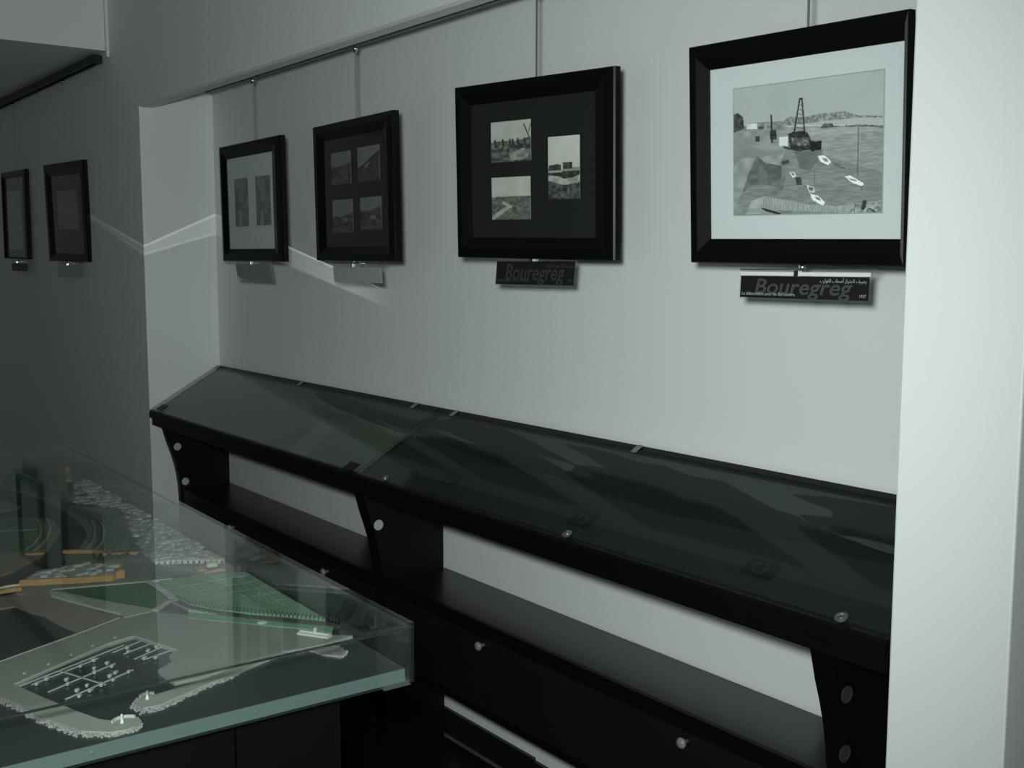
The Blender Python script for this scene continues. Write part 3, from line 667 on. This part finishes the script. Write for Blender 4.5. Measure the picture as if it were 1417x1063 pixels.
# shapes of the harbour model, metres in the table's own frame
SH = {"quay":[[0.425,0.686],[0.456,0.609],[0.543,0.43],[0.584,0.357],[0.586,0.305],[0.557,0.266],[0.512,0.227],[0.383,0.151],[0.295,0.081],[0.239,0.053],[0.208,0.016],[0.197,0.086],[0.199,0.13],[0.205,0.164],[0.195,0.229],[0.17,0.334],[0.171,0.382],[0.204,0.385],[0.247,0.387],[0.277,0.348],[0.307,0.346],[0.33,0.325],[0.455,0.366],[0.438,0.421],[0.379,0.527],[0.325,0.611],[0.236,0.584],[0.138,0.551],[0.089,0.532],[0.072,0.518],[0.071,0.498],[0.062,0.479],[0.043,0.479],[0.028,0.495],[0.024,0.509],[0.028,0.53],[0.06,0.568],[0.151,0.604],[0.228,0.62],[0.282,0.644],[0.381,0.693]],"inner_mole":[[0.205,0.164],[0.186,0.26],[0.154,0.34],[0.138,0.428],[0.15,0.444],[0.123,0.464],[0.093,0.461],[0.091,0.434],[0.128,0.349],[0.156,0.273]],"shoal":[[0.185,0.113],[0.183,0.064],[0.143,0.064],[0.125,0.083],[0.156,0.107]],"beach":[[0.938,0.605],[0.888,0.526],[0.876,0.466],[0.847,0.426],[0.735,0.367],[0.657,0.329],[0.595,0.285],[0.576,0.308],[0.584,0.357],[0.553,0.445],[0.622,0.465],[0.705,0.477],[0.746,0.495],[0.804,0.511],[0.805,0.542],[0.816,0.623]],"rock_strip":[[0.863,0.43],[0.824,0.403],[0.745,0.364],[0.672,0.325],[0.599,0.283],[0.583,0.301],[0.577,0.349],[0.609,0.346],[0.687,0.38],[0.774,0.414],[0.826,0.433]],"lawn_triangle":[[0.862,0.422],[0.825,0.311],[0.802,0.235],[0.722,0.236],[0.643,0.238],[0.597,0.28],[0.674,0.332],[0.767,0.389],[0.817,0.418]],"field":[[0.796,0.205],[0.784,0.127],[0.761,0.056],[0.749,0.016],[0.57,0.016],[0.329,0.016],[0.401,0.073],[0.453,0.122],[0.517,0.177],[0.59,0.211],[0.659,0.219]],"shore_lawn":[[0.535,0.228],[0.483,0.188],[0.414,0.138],[0.323,0.067],[0.275,0.024],[0.242,0.044],[0.295,0.074],[0.349,0.119],[0.448,0.202],[0.499,0.241]],"plaza":[[0.577,0.277],[0.621,0.235],[0.562,0.222],[0.522,0.232]],"upper_lawn":[[0.941,0.171],[0.884,0.079],[0.792,0.119],[0.834,0.205]],"bank":[[2.38,0.372],[2.178,0.277],[2.038,0.239],[1.884,0.209],[1.715,0.197],[1.564,0.194],[1.443,0.202],[1.338,0.222],[1.246,0.262],[1.19,0.284],[1.2,0.309],[1.159,0.323],[1.102,0.334],[1.045,0.354],[1.019,0.382],[1.01,0.421],[1.0,0.458],[0.956,0.483],[0.894,0.489],[0.85,0.429],[0.595,0.285],[0.542,0.244],[0.326,0.016],[0.815,0.016],[1.722,0.016],[2.394,0.016],[2.394,0.191]],"island":[[1.806,0.464],[1.712,0.367],[1.641,0.284],[1.594,0.25],[1.504,0.258],[1.439,0.265],[1.34,0.303],[1.256,0.339],[1.206,0.363],[1.164,0.398],[1.095,0.455],[1.069,0.491],[1.014,0.592]],"island_lawn":[[1.785,0.468],[1.693,0.37],[1.625,0.291],[1.528,0.291],[1.383,0.323],[1.259,0.378],[1.27,0.452],[1.303,0.545]],"spit":[[2.125,0.413],[1.963,0.318],[1.911,0.298],[1.819,0.289],[1.792,0.351],[1.806,0.464]],"north_lawn":[[2.394,0.326],[2.394,0.203],[2.394,0.126],[2.363,0.064],[2.113,0.066],[1.927,0.124],[1.929,0.199],[2.137,0.241],[2.38,0.372]],"park_a":[[1.615,0.109],[1.584,0.074],[1.532,0.073],[1.485,0.099],[1.458,0.122],[1.414,0.147],[1.489,0.136]],"park_b":[[1.396,0.15],[1.372,0.119],[1.252,0.143],[1.172,0.185],[1.153,0.219],[1.265,0.201]],"park_c":[[1.249,0.14],[1.248,0.097],[1.139,0.14],[1.134,0.171]],"fort_yard":[[1.01,0.44],[1.028,0.395],[1.054,0.324],[1.013,0.244],[0.985,0.229],[0.91,0.261],[0.944,0.36],[0.973,0.448]]}
LN= {'road_a': ([(1.701, 0.161), (1.609, 0.163), (1.5, 0.165), (1.383, 0.189), (1.265, 0.225), (1.186, 0.267)], 0.004, 0), 'road_b': ([(1.684, 0.137), (1.508, 0.145), (1.384, 0.164), (1.25, 0.205), (1.171, 0.245)], 0.006, 0), 'road_c': ([(1.769, 0.153), (1.682, 0.102), (1.605, 0.061), (1.494, 0.066)], 0.02, 1), 'road_d': ([(1.622, 0.288), (1.514, 0.299), (1.411, 0.323), (1.324, 0.359), (1.275, 0.389)], 0.006, 0), 'road_e': ([(1.606, 0.265), (1.489, 0.28), (1.375, 0.314), (1.305, 0.345), (1.237, 0.384)], 0.006, 0), 'road_f': ([(1.527, 0.402), (1.501, 0.352), (1.489, 0.309)], 0.004, 0), 'coast_road': ([(0.643, 0.225), (0.569, 0.216), (0.502, 0.181), (0.429, 0.132), (0.366, 0.081), (0.297, 0.025), (0.271, 0.016)], 0.012, 1), 'coast_kerb': ([(0.637, 0.234), (0.558, 0.226), (0.488, 0.187)], 0.008, 0), 'ramp_path': ([(0.592, 0.28), (0.632, 0.235)], 0.012, 0), 'terrace_road': ([(0.869, 0.421), (0.836, 0.308), (0.811, 0.235), (0.794, 0.123)], 0.008, 0), 'tunnel_road': ([(0.817, 0.213), (0.801, 0.171), (0.794, 0.123)], 0.008, 1)}
PIER= [[(0.318, 0.584), (0.383, 0.454)], [(0.266, 0.569), (0.338, 0.436)], [(0.216, 0.553), (0.286, 0.419)], [(0.362, 0.53), (0.243, 0.48)], [(0.398, 0.423), (0.433, 0.356)], [(0.378, 0.408), (0.41, 0.339)], [(0.34, 0.4), (0.376, 0.333)], [(0.326, 0.388), (0.35, 0.317)], [(0.321, 0.606), (0.427, 0.394)]]
BOAT= [(0.313, 0.577), (0.327, 0.557), (0.303, 0.53), (0.281, 0.533), (0.241, 0.528), (0.213, 0.531), (0.254, 0.508), (0.228, 0.509), (0.243, 0.487), (0.276, 0.463), (0.254, 0.463), (0.286, 0.45), (0.277, 0.429), (0.331, 0.475), (0.31, 0.48), (0.343, 0.449), (0.323, 0.446), (0.357, 0.492), (0.374, 0.464), (0.405, 0.394), (0.381, 0.399), (0.365, 0.367), (0.376, 0.347), (0.329, 0.385), (0.321, 0.367)]
QL= [(0.393, 0.538), (0.419, 0.492), (0.446, 0.446), (0.468, 0.398), (0.37, 0.584)]
ML= [(0.052, 0.507), (0.125, 0.44)]
PT= {'stripe': [(0.801, 0.231), (0.619, 0.226)], 'ship': [(0.278, 0.093), (0.223, 0.06)], 'tower': [(0.256, 0.078)], 'kiosk': [(0.385, 0.138)], 'fort_wall': [(0.952, 0.477), (0.933, 0.422), (0.908, 0.369), (0.875, 0.284), (0.902, 0.261), (0.972, 0.232)], 'fort_tower': [(0.904, 0.275), (0.898, 0.254)], 'jetty': [(0.923, 0.512), (0.923, 0.447)], 'row': [(0.944, 0.162), (0.927, 0.116), (0.903, 0.073), (0.853, 0.016)], 'dark_block': [(0.773, 0.032), (0.761, 0.025)], 'sand_house': [(0.808, 0.1), (0.793, 0.049)], 'white_house': [(0.851, 0.077), (0.845, 0.047)], 'trees': [(1.086, 0.255), (1.086, 0.175)], 'orange_wall': [(1.186, 0.313), (1.152, 0.255), (1.127, 0.244)], 'orange2': [(1.227, 0.393), (1.213, 0.362)], 'gate': [(0.981, 0.351), (0.958, 0.348)], 'north_tower': [(2.394, 0.016)], 'edge': [(2.053, 0.065)], 'dist': [(2.023, 0.083), (2.171, 0.016), (1.934, 0.016), (1.571, 0.016), (1.206, 0.016), (1.028, 0.016), (0.875, 0.016), (0.903, 0.073), (0.947, 0.166), (1.056, 0.158), (1.239, 0.125), (1.44, 0.082), (1.601, 0.056), (1.699, 0.108), (1.796, 0.14)], 'blockhouse': [(1.943, 0.069), (1.885, 0.064)]}
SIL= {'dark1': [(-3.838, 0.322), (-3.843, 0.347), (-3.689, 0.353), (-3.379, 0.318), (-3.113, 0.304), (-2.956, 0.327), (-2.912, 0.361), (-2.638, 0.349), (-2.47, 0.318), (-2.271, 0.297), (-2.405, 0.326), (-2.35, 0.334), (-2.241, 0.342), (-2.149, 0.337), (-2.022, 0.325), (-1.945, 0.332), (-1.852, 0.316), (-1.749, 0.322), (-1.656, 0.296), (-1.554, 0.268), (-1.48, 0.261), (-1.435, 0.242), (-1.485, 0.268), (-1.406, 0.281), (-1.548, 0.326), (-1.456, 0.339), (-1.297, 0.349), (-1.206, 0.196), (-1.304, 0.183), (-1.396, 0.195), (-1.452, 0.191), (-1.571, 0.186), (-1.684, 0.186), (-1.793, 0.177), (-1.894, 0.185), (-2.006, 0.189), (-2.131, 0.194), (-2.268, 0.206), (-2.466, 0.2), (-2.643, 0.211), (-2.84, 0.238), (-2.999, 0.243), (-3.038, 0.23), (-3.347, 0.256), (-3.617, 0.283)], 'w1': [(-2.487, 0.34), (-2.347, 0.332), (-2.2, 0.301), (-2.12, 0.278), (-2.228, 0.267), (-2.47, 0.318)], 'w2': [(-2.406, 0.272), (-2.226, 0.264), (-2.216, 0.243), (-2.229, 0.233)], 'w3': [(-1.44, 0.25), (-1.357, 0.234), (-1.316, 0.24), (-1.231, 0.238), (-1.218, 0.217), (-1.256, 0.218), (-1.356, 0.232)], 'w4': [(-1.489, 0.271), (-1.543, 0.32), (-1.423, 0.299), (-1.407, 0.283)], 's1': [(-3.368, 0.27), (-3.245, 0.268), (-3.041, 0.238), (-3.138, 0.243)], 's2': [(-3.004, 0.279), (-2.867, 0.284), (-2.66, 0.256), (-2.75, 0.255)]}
# lid reflections put into colour: lit wall as grey band, picture shadows dark over it
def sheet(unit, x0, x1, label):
    t = empty('painted_reflection', gp((x0+x1)/2, .2, -.010)); tag(t, label, 'painted reflection', 'painted reflections inside the display cases')
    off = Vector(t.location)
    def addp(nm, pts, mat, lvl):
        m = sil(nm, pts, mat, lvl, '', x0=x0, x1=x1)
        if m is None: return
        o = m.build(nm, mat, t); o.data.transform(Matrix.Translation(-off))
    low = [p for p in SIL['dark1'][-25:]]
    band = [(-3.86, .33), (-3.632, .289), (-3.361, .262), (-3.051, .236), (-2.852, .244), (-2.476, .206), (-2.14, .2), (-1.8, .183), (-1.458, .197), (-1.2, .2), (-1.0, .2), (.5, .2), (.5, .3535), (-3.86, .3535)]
    addp('wall_reflection_band', band, M['band'], 0)
    addp('reflected_shadow', SIL['dark1'], M['lid_k'], .0012)
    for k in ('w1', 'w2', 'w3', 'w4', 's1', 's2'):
        addp('wall_reflection_notch', SIL[k], M['band'], .0024)
sheet(U1, -4.865, -3.035, 'dark tapering painted reflection beginning in the left display case under the glass')
sheet(U2, -2.995, -1.12, 'long dark jagged painted reflection under the glass of the middle display case')

# ------------------------------------------------------------------ table with the harbour model
TC = (-1.65, 1.03); TA = math.pi - .026
TL, TW = 2.41, 1.35
tb = empty('model_table', (TC[0], TC[1], 0), TA); tag(tb, 'black table with pale green edged top carrying the glazed harbour model', 'table')
MB().box((.012, .012, .838), (TL-.012, TW-.012, .8615)).build('table_top', M['edge'], tb)
MB().box((.10, .10, .0), (TL-.10, .30, .836)).build('pedestal_panel', M['black'], tb)
MB().box((.10, .304, .0), (TL-.10, .76, .836)).build('pedestal_panel', M['black'], tb)
MB().box((.10, .764, .0), (TL-.10, TW-.10, .836)).build('pedestal_panel', M['black'], tb)
MB().box((.012, .0, .828), (.05, .055, .8378)).build('corner_bracket', M['steel'], tb, bevel=.001)
for yv in (.075, .165, .30, .565, .9):
    MB().lathe([(.0042, 0), (.0042, .0008), (.002, .0012)], (.0118, yv, .850), (-1, 0, 0), 12).build('edge_screw', M['hinge'], tb)
cv = empty('glass_cover', (TC[0], TC[1], 0), TA); tag(cv, 'clear box-shaped glass cover standing over the harbour model', 'glass cover')
T = .010; Z0, Z1 = .8385, .950
MB().box((0, 0, Z0), (TL, T, Z1-T)).build('side_pane', M['cover'], cv)
MB().box((0, TW-T, Z0), (TL, TW, Z1-T)).build('side_pane', M['cover'], cv)
MB().box((0, T, Z0), (T, TW-T, Z1-T)).build('end_pane', M['cover'], cv)
MB().box((TL-T, T, Z0), (TL, TW-T, Z1-T)).build('end_pane', M['cover'], cv)
MB().box((0, 0, Z1-T), (TL, TW, Z1)).build('top_pane', M['cover'], cv)
# dark glue lines where the top pane meets the side panes
for a, b in (((T, .0005), (TL-T, T-.0005)), ((.0005, T), (T-.0005, TW-T)), ((T, TW-T+.0005), (TL-T, TW-.0005))):
    MB().box((a[0], a[1], Z1-T-.0012), (b[0], b[1], Z1-T-.0002)).build('glue_line', M['glue'], cv)
for a, b in (((0, 0), (T, T)), ((0, TW-T), (T, TW))):
    MB().box((a[0]-.0006, a[1]-.0006, Z0), (b[0]+.0006, b[1]+.0006, Z1+.0004)).build('glued_corner', M['edge2'], cv)

hm = empty('harbour_model', (TC[0], TC[1], .862), TA); tag(hm, 'scale model of a river mouth harbour town under the glass cover', 'scale model')
def H(z): return z-.862
def lay(name, pts, z, mat, z0=.8622):
    return MB().prism([tuple(p) for p in pts], H(z0), H(z), 'z').build(name, mat, hm)
MB().box((.013, .013, H(.8617)), (TL-.013, TW-.013, H(.8626))).build('water_sheet', M['water'], hm)
lay('sand_beach', SH['beach'], .8650, M['beach'])
lay('river_bank', SH['bank'], .8655, M['land'])
lay('island', SH['island'], .8660, M['beach'])
lay('sand_spit', SH['spit'], .8655, M['beach'])
lay('quay_promenade', SH['quay'], .8690, M['sand'])
lay('inner_breakwater', SH['inner_mole'], .8688, M['sand'])
lay('rock_shoal', SH['shoal'], .8665, M['rock'])
lay('rock_edge_strip', SH['rock_strip'], .8705, M['road'], .8655)
lay('lawn', SH['lawn_triangle'], .8703, M['lawn'], .8655)
lay('lawn', SH['field'], .8706, M['lawn2'], .8655)
lay('lawn', SH['shore_lawn'], .8704, M['lawn2'], .8655)
lay('lawn', SH['upper_lawn'], .8702, M['lawn'], .8655)
lay('lawn', SH['island_lawn'], .8672, M['lawn'], .8655)
lay('lawn', SH['north_lawn'], .8670, M['lawn'], .8655)
for k in ('park_a', 'park_b', 'park_c'): lay('lawn', SH[k], .8668, M['lawn'], .8655)
lay('paved_plaza', SH['plaza'], .8708, M['asph'], .8655)
lay('fort_yard', SH['fort_yard'], .8700, M['bld'], .8655)
def ribbon(name, pts, w, mat, z0, z1):
    P = [Vector((a, b, 0)) for a, b in pts]; n = len(P); L = []; Rr = []
    for i, p in enumerate(P):
        d = (P[min(i+1, n-1)]-P[max(i-1, 0)]).normalized(); s = Vector((-d.y, d.x, 0))*w/2
        L.append(p+s); Rr.append(p-s)
    vs = [(q.x, q.y, H(z1)) for q in L]+[(q.x, q.y, H(z1)) for q in Rr]+[(q.x, q.y, H(z0)) for q in L]+[(q.x, q.y, H(z0)) for q in Rr]
    fs = []
    for i in range(n-1):
        fs += [(i, i+1, n+i+1, n+i), (2*n+i+1, 2*n+i, 3*n+i, 3*n+i+1), (i+1, i, 2*n+i, 2*n+i+1), (n+i, n+i+1, 3*n+i+1, 3*n+i)]
    fs += [(0, n, 3*n, 2*n), (n-1, 2*n-1, 4*n-1, 3*n-1)]
    return MB().add(vs, fs).build(name, mat, hm)
for k, (pts, w, dk) in LN.items():
    ribbon('model_road', pts, w, M['asph'] if dk else M['road'], .8655, .8713 if 'coast' in k or 'ramp' in k or 'terr' in k or 'tunn' in k else .8682)
# quay kerb, piers, boats
ribbon('quay_kerb', [(.456,.609+.0),(.543,.430),(.584,.357)], .003, M['road'], .868, .8705)
ribbon('quay_kerb', [(.325,.611),(.438,.421),(.455,.366),(.33,.325)], .003, M['road'], .868, .8705)
for i, (a, b) in enumerate(PIER): ribbon('mooring_pier', [a, b], .0032, M['boat'], .8636, .8652)
bm_ = MB()
def boat_mesh():
    m = MB(); pr = [(-.5, .30), (-.2, .5), (.2, .5), (.5, .35), (.9, 0)]
    up = [(x, y) for x, y in pr]+[(x, -y) for x, y in reversed(pr[:-1])]
    vs = [(x, y, 1) for x, y in up]+[(x*.8, y*.6, 0) for x, y in up]; n = len(up)
    m.add(vs, [tuple(range(n)), tuple(range(n, 2*n))[::-1]]+[(i+n, (i+1) % n+n, (i+1) % n, i) for i in range(n)])
    m.box((-.3, -.22, 1), (.25, .22, 1.6)); return m
b0 = None
for i, (x, y) in enumerate(BOAT):
    if b0 is None: o = b0 = boat_mesh().build('moored_boat', M['boat'], hm)
    else: o = b0.copy(); COL.objects.link(o)
    s = rnd.uniform(.009, .0135); o.scale = (s, s*.8, .0032); o.location = (x, y, H(.8640)); o.rotation_euler = (0, 0, R(-28+rnd.uniform(-10, 10)))
q0 = None
for x, y in QL:
    if q0 is None: o = q0 = MB().box((-.005, -.002, 0), (.005, .002, .002)).build('quay_bench', M['road'], hm)
    else: o = q0.copy(); COL.objects.link(o)
    o.location = (x, y, H(.869)); o.rotation_euler = (0, 0, R(-28))
for x, y in [(ML[0][0], ML[0][1]), (ML[1][0], ML[1][1]+.004)]:
    MB().lathe([(.0035, 0), (.0025, .003), (.0018, .012), (.0024, .0125), (.001, .015)], (x, y, H(.869)), (0, 0, 1), 10).build('beacon', M['white'], hm, smooth=True)
# breakwater end parapets (curved low walls)
def arc(cx, cy, r_, a0, a1, n=10): return [(cx+r_*math.cos(R(a0+(a1-a0)*i/n)), cy+r_*math.sin(R(a0+(a1-a0)*i/n))) for i in range(n+1)]
ribbon('parapet', arc(.050, .502, .021, -60, 60), .0022, M['road'], .8688, .8735)
ribbon('parapet', arc(.132, .440, .014, -60, 60), .0022, M['road'], .8688, .8735)
# rubble along the breakwaters
def rubble(paths, n, name):
    m = MB()
    for pts in paths:
        seg = [(Vector(a), Vector(b)) for a, b in zip(pts[:-1], pts[1:])]; tot = sum((b-a).length for a, b in seg)
        for k in range(int(n*tot)):
            d = rnd.random()*tot
            for a, b in seg:
                if d <= (b-a).length: break
                d -= (b-a).length
            p = a+(b-a).normalized()*d+Vector((rnd.uniform(-.006, .006), rnd.uniform(-.006, .006)))
            p.x = max(p.x, .018); s = rnd.uniform(.0012, .003); q = s*rnd.uniform(.6, 1.2); h = H(.8622)+rnd.uniform(.001, .0055)
            an = rnd.random()*3; c_, s_ = math.cos(an), math.sin(an)
            cs = [(p.x+c_*a-s_*b, p.y+s_*a+c_*b) for a, b in ((-s, -q), (s, -q), (s, q), (-s, q))]
            m.add([(x, y, H(.8622)) for x, y in cs]+[(x*.6+p.x*.4, y*.6+p.y*.4, h) for x, y in cs], [(4,5,6,7),(0,1,5,4),(1,2,6,5),(2,3,7,6),(3,0,4,7)])
    o = m.build(name, M['rock'], hm); o['kind'] = 'stuff'; return o
rubble([[(.381,.697),(.282,.648),(.228,.624),(.151,.608),(.060,.572),(.028,.532),(.024,.509),(.028,.495),(.043,.479)],[(.156,.277),(.128,.353),(.086,.438),(.088,.465),(.123,.468),(.152,.444)],
        [(.154,.336),(.205,.168),(.199,.13),(.197,.086),(.208,.03)],[(.185,.11),(.183,.066),(.145,.066),(.125,.083)],[(.82,.405),(.745,.368),(.672,.33),(.60,.287),(.576,.33)]], 900, 'breakwater_rubble')
# town blocks
def inpoly(x, y, P):
    c = False
    for i in range(len(P)):
        x0, y0 = P[i]; x1, y1 = P[(i+1) % len(P)]
        if (y0 > y) != (y1 > y) and x < (x1-x0)*(y-y0)/(y1-y0)+x0: c = not c
    return c
cube = {}
def block(name, mat, x, y, sx, sy, h, rot=0., z=.8655):
    key = (name, mat.name)
    if key not in cube:
        m = MB().box((-.5, -.5, 0), (.5, .5, .9)); m.box((-.32, -.3, .9), (.1, .2, 1.0))
        o = cube[key] = m.build(name, mat, hm)
    else:
        o = cube[key].copy(); COL.objects.link(o)
    o.location = (x, y, H(z)); o.scale = (sx, sy, h); o.rotation_euler = (0, 0, rot)
    return o
D = PT['dist']; cnt = 0
xx = .90
while xx < 2.15:
    yy = .02
    while yy < .18:
        x = xx+rnd.uniform(-.004, .004); y = yy+rnd.uniform(-.002, .002)
        if inpoly(x, y, D) and rnd.random() < .93:
            block('town_block', M['bldl'] if rnd.random() < .12 else M['bld'], x, y, rnd.uniform(.020, .030), rnd.uniform(.012, .0165), rnd.uniform(.004, .0085), rnd.uniform(-.04, .04)); cnt += 1
        yy += .0165
    xx += .030 if xx < 1.5 else .042
# white arcaded row and other near buildings
rw_ = [(.946,.166),(.928,.118),(.905,.073),(.868,.022)]
def along(pts, n):
    seg = [(Vector(a), Vector(b)) for a, b in zip(pts[:-1], pts[1:])]; tot = sum((b-a).length for a, b in seg); out = []
    for k in range(n):
        d = tot*(k+.5)/n
        for a, b in seg:
            if d <= (b-a).length+1e-9: break
            d -= (b-a).length
        p = a+(b-a).normalized()*d; out.append((p.x, p.y, math.atan2((b-a).y, (b-a).x)))
    return out
for x, y, r_ in along(rw_, 13): block('arcade_house', M['bldl'], x, y, .0118, .012, .0105, r_, .8665)
for x, y, r_ in along(rw_, 12):
    o = MB().box((-.0022, -.0062, 0), (.0022, .0062, .0075)).build('arch_opening', M['asph'], hm) if 'arch' not in cube else cube['arch'].copy()
    if 'arch' not in cube: cube['arch'] = o
    else: COL.objects.link(o)
    o.location = (x-.0042, y-.001, H(.8668)); o.rotation_euler = (0, 0, r_)
block('ochre_house', M['orange'], .797, .075, .010, .050, .0045, 0, .8700)
block('white_house', M['white'], .846, .062, .020, .024, .009, -.2, .8700)
block('dark_house', M['asph'], .772, .026, .016, .012, .014, 0, .8700)
block('sand_house', M['orange'], .830, .095, .03, .02, .004, 0, .8700)
# fort: ochre walls, tower, roofs
def wallrun(pts, w, z0, z1, mat, name):
    for a, b in zip(pts[:-1], pts[1:]): ribbon(name, [a, b], w, mat, z0, z1)
wallrun([(.955,.470),(.935,.424),(.909,.369),(.876,.288)], .007, .8655, .8790, M['orange'], 'fort_wall')
wallrun([(.876,.288),(.905,.262),(.972,.236)], .007, .8655, .8785, M['orange'], 'fort_wall')
wallrun([(.972,.236),(1.045,.320),(1.010,.430),(.955,.470)], .004, .8655, .8730, M['orange'], 'fort_wall')
block('fort_tower', M['orange'], .897, .264, .026, .020, .019, -.2)
block('fort_tower', M['orange'], 1.000, .352, .012, .012, .012, -.2)
block('fort_tower', M['orange'], .925, .500, .022, .050, .009, 0)
block('fort_roof', M['bldl'], .935, .497, .010, .046, .012, 0)
for k in range(44):
    x = rnd.uniform(.895, 1.04); y = rnd.uniform(.25, .45)
    if inpoly(x, y, SH['fort_yard']): block('fort_roof', M['bld'], x, y, rnd.uniform(.010, .02), rnd.uniform(.012, .026), rnd.uniform(.004, .0075), rnd.uniform(-.3, .3), .8695)
wallrun([(1.192,.318),(1.155,.258),(1.127,.240)], .010, .8655, .8745, M['orange'], 'old_wall')
wallrun([(1.118,.262),(1.095,.215),(1.075,.165)], .008, .8655, .8725, M['orange'], 'old_wall')
wallrun([(1.232,.398),(1.213,.358)], .012, .8655, .8700, M['orange'], 'old_wall')
wallrun([(2.32,.06),(2.20,.05),(2.12,.075)], .016, .8655, .878, M['orange'], 'old_wall')
block('fort_tower', M['orange'], 2.30, .035, .02, .014, .024)
# shrubs and field trees: too many to count
m = MB()
for k in range(70):
    x = rnd.gauss(1.09, .022); y = rnd.uniform(.165, .27); r_ = rnd.uniform(.002, .005)
    m.lathe([(r_*.5, 0), (r_, r_*.7), (r_*.8, r_*1.5), (r_*.2, r_*2.1)], (x, y, H(.8655)), (0, 0, 1), 6)
def rowtrees(pts, n, off, zz):
    for x, y, r_ in along(pts, n):
        r = .0016
        m.lathe([(r*.3, 0), (r, r), (r*.9, r*2.6), (r*.2, r*3.6)], (x+off[0], y+off[1], H(zz)), (0, 0, 1), 5)
coast = LN['coast_road'][0]
rowtrees(coast, 46, (.014, -.010), .8706); rowtrees(coast, 46, (-.012, .010), .8704); rowtrees(coast[1:], 40, (.030, -.016), .8706)
for z_, nm in ((LN['road_a'][0], 30), (LN['road_b'][0], 30), (LN['road_d'][0], 26), (LN['road_e'][0], 26), ([(1.175,.345),(1.12,.325)], 6), ([(1.27,.46),(1.25,.37)], 14), ([(1.5,.43),(1.49,.31)], 16)): rowtrees(z_, nm, (.006, .003), .867)
o = m.build('model_trees', M['shrub'], hm); o['kind'] = 'stuff'
# pale hedge lines dividing the big field
m = MB()
for k in range(11):
    y0 = .030+k*.016; x0 = .44+k*.022
    xe = min(.74, x0+.20)
    if y0 < .19: m.box((max(x0, .40), y0, H(.8706)), (xe, y0+.0016, H(.8712)))
for k in range(5): m.box((.50+k*.055, .02, H(.8706)), (.5015+k*.055, .05+.035*k, H(.8711)))
m.build('field_hedge', M['road'], hm)['kind'] = 'stuff'
# stepped path between the lawns
ribbon('stepped_path', [(.803,.229),(.735,.222),(.672,.224),(.619,.228)], .016, M['asph'], .8655, .8712)
s0 = None
for k in range(11):
    f = (k+.5)/11; x = .800-.180*f; y = .2285-.005*math.sin(f*math.pi)
    if s0 is None: o = s0 = MB().box((-.0045, -.008, 0), (.0045, .008, .0016)).build('path_step', M['road'], hm)
    else: o = s0.copy(); COL.objects.link(o)
    o.location = (x, y, H(.871)); o.rotation_euler = (0, 0, .0)
# large white ship-like building with mast, and kiosk at the beach
sh = MB(); a = Vector((.280, .096)); b = Vector((.222, .058)); d = (b-a).normalized(); n_ = Vector((-d.y, d.x))
def obox(m, c0, c1, w, z0, z1):
    p = [c0+n_*w/2, c1+n_*w/2, c1-n_*w/2, c0-n_*w/2]
    m.add([(q.x, q.y, H(z0)) for q in p]+[(q.x, q.y, H(z1)) for q in p], [(3,2,1,0),(4,5,6,7),(0,1,5,4),(1,2,6,5),(2,3,7,6),(3,0,4,7)])
obox(sh, a, b, .016, .8688, .8735); sh.build('beach_pavilion', M['white'], hm)
sh = MB(); obox(sh, a+d*.002, b-d*.002, .003, .8735, .8765); sh.build('pavilion_parapet', M['white'], hm)
sh = MB(); c_ = a+d*.034; obox(sh, c_, c_+d*.005, .005, .8735, .8850); sh.build('pavilion_tower', M['white'], hm)
block('beach_kiosk', M['white'], .377, .132, .014, .012, .005, .5, .869)
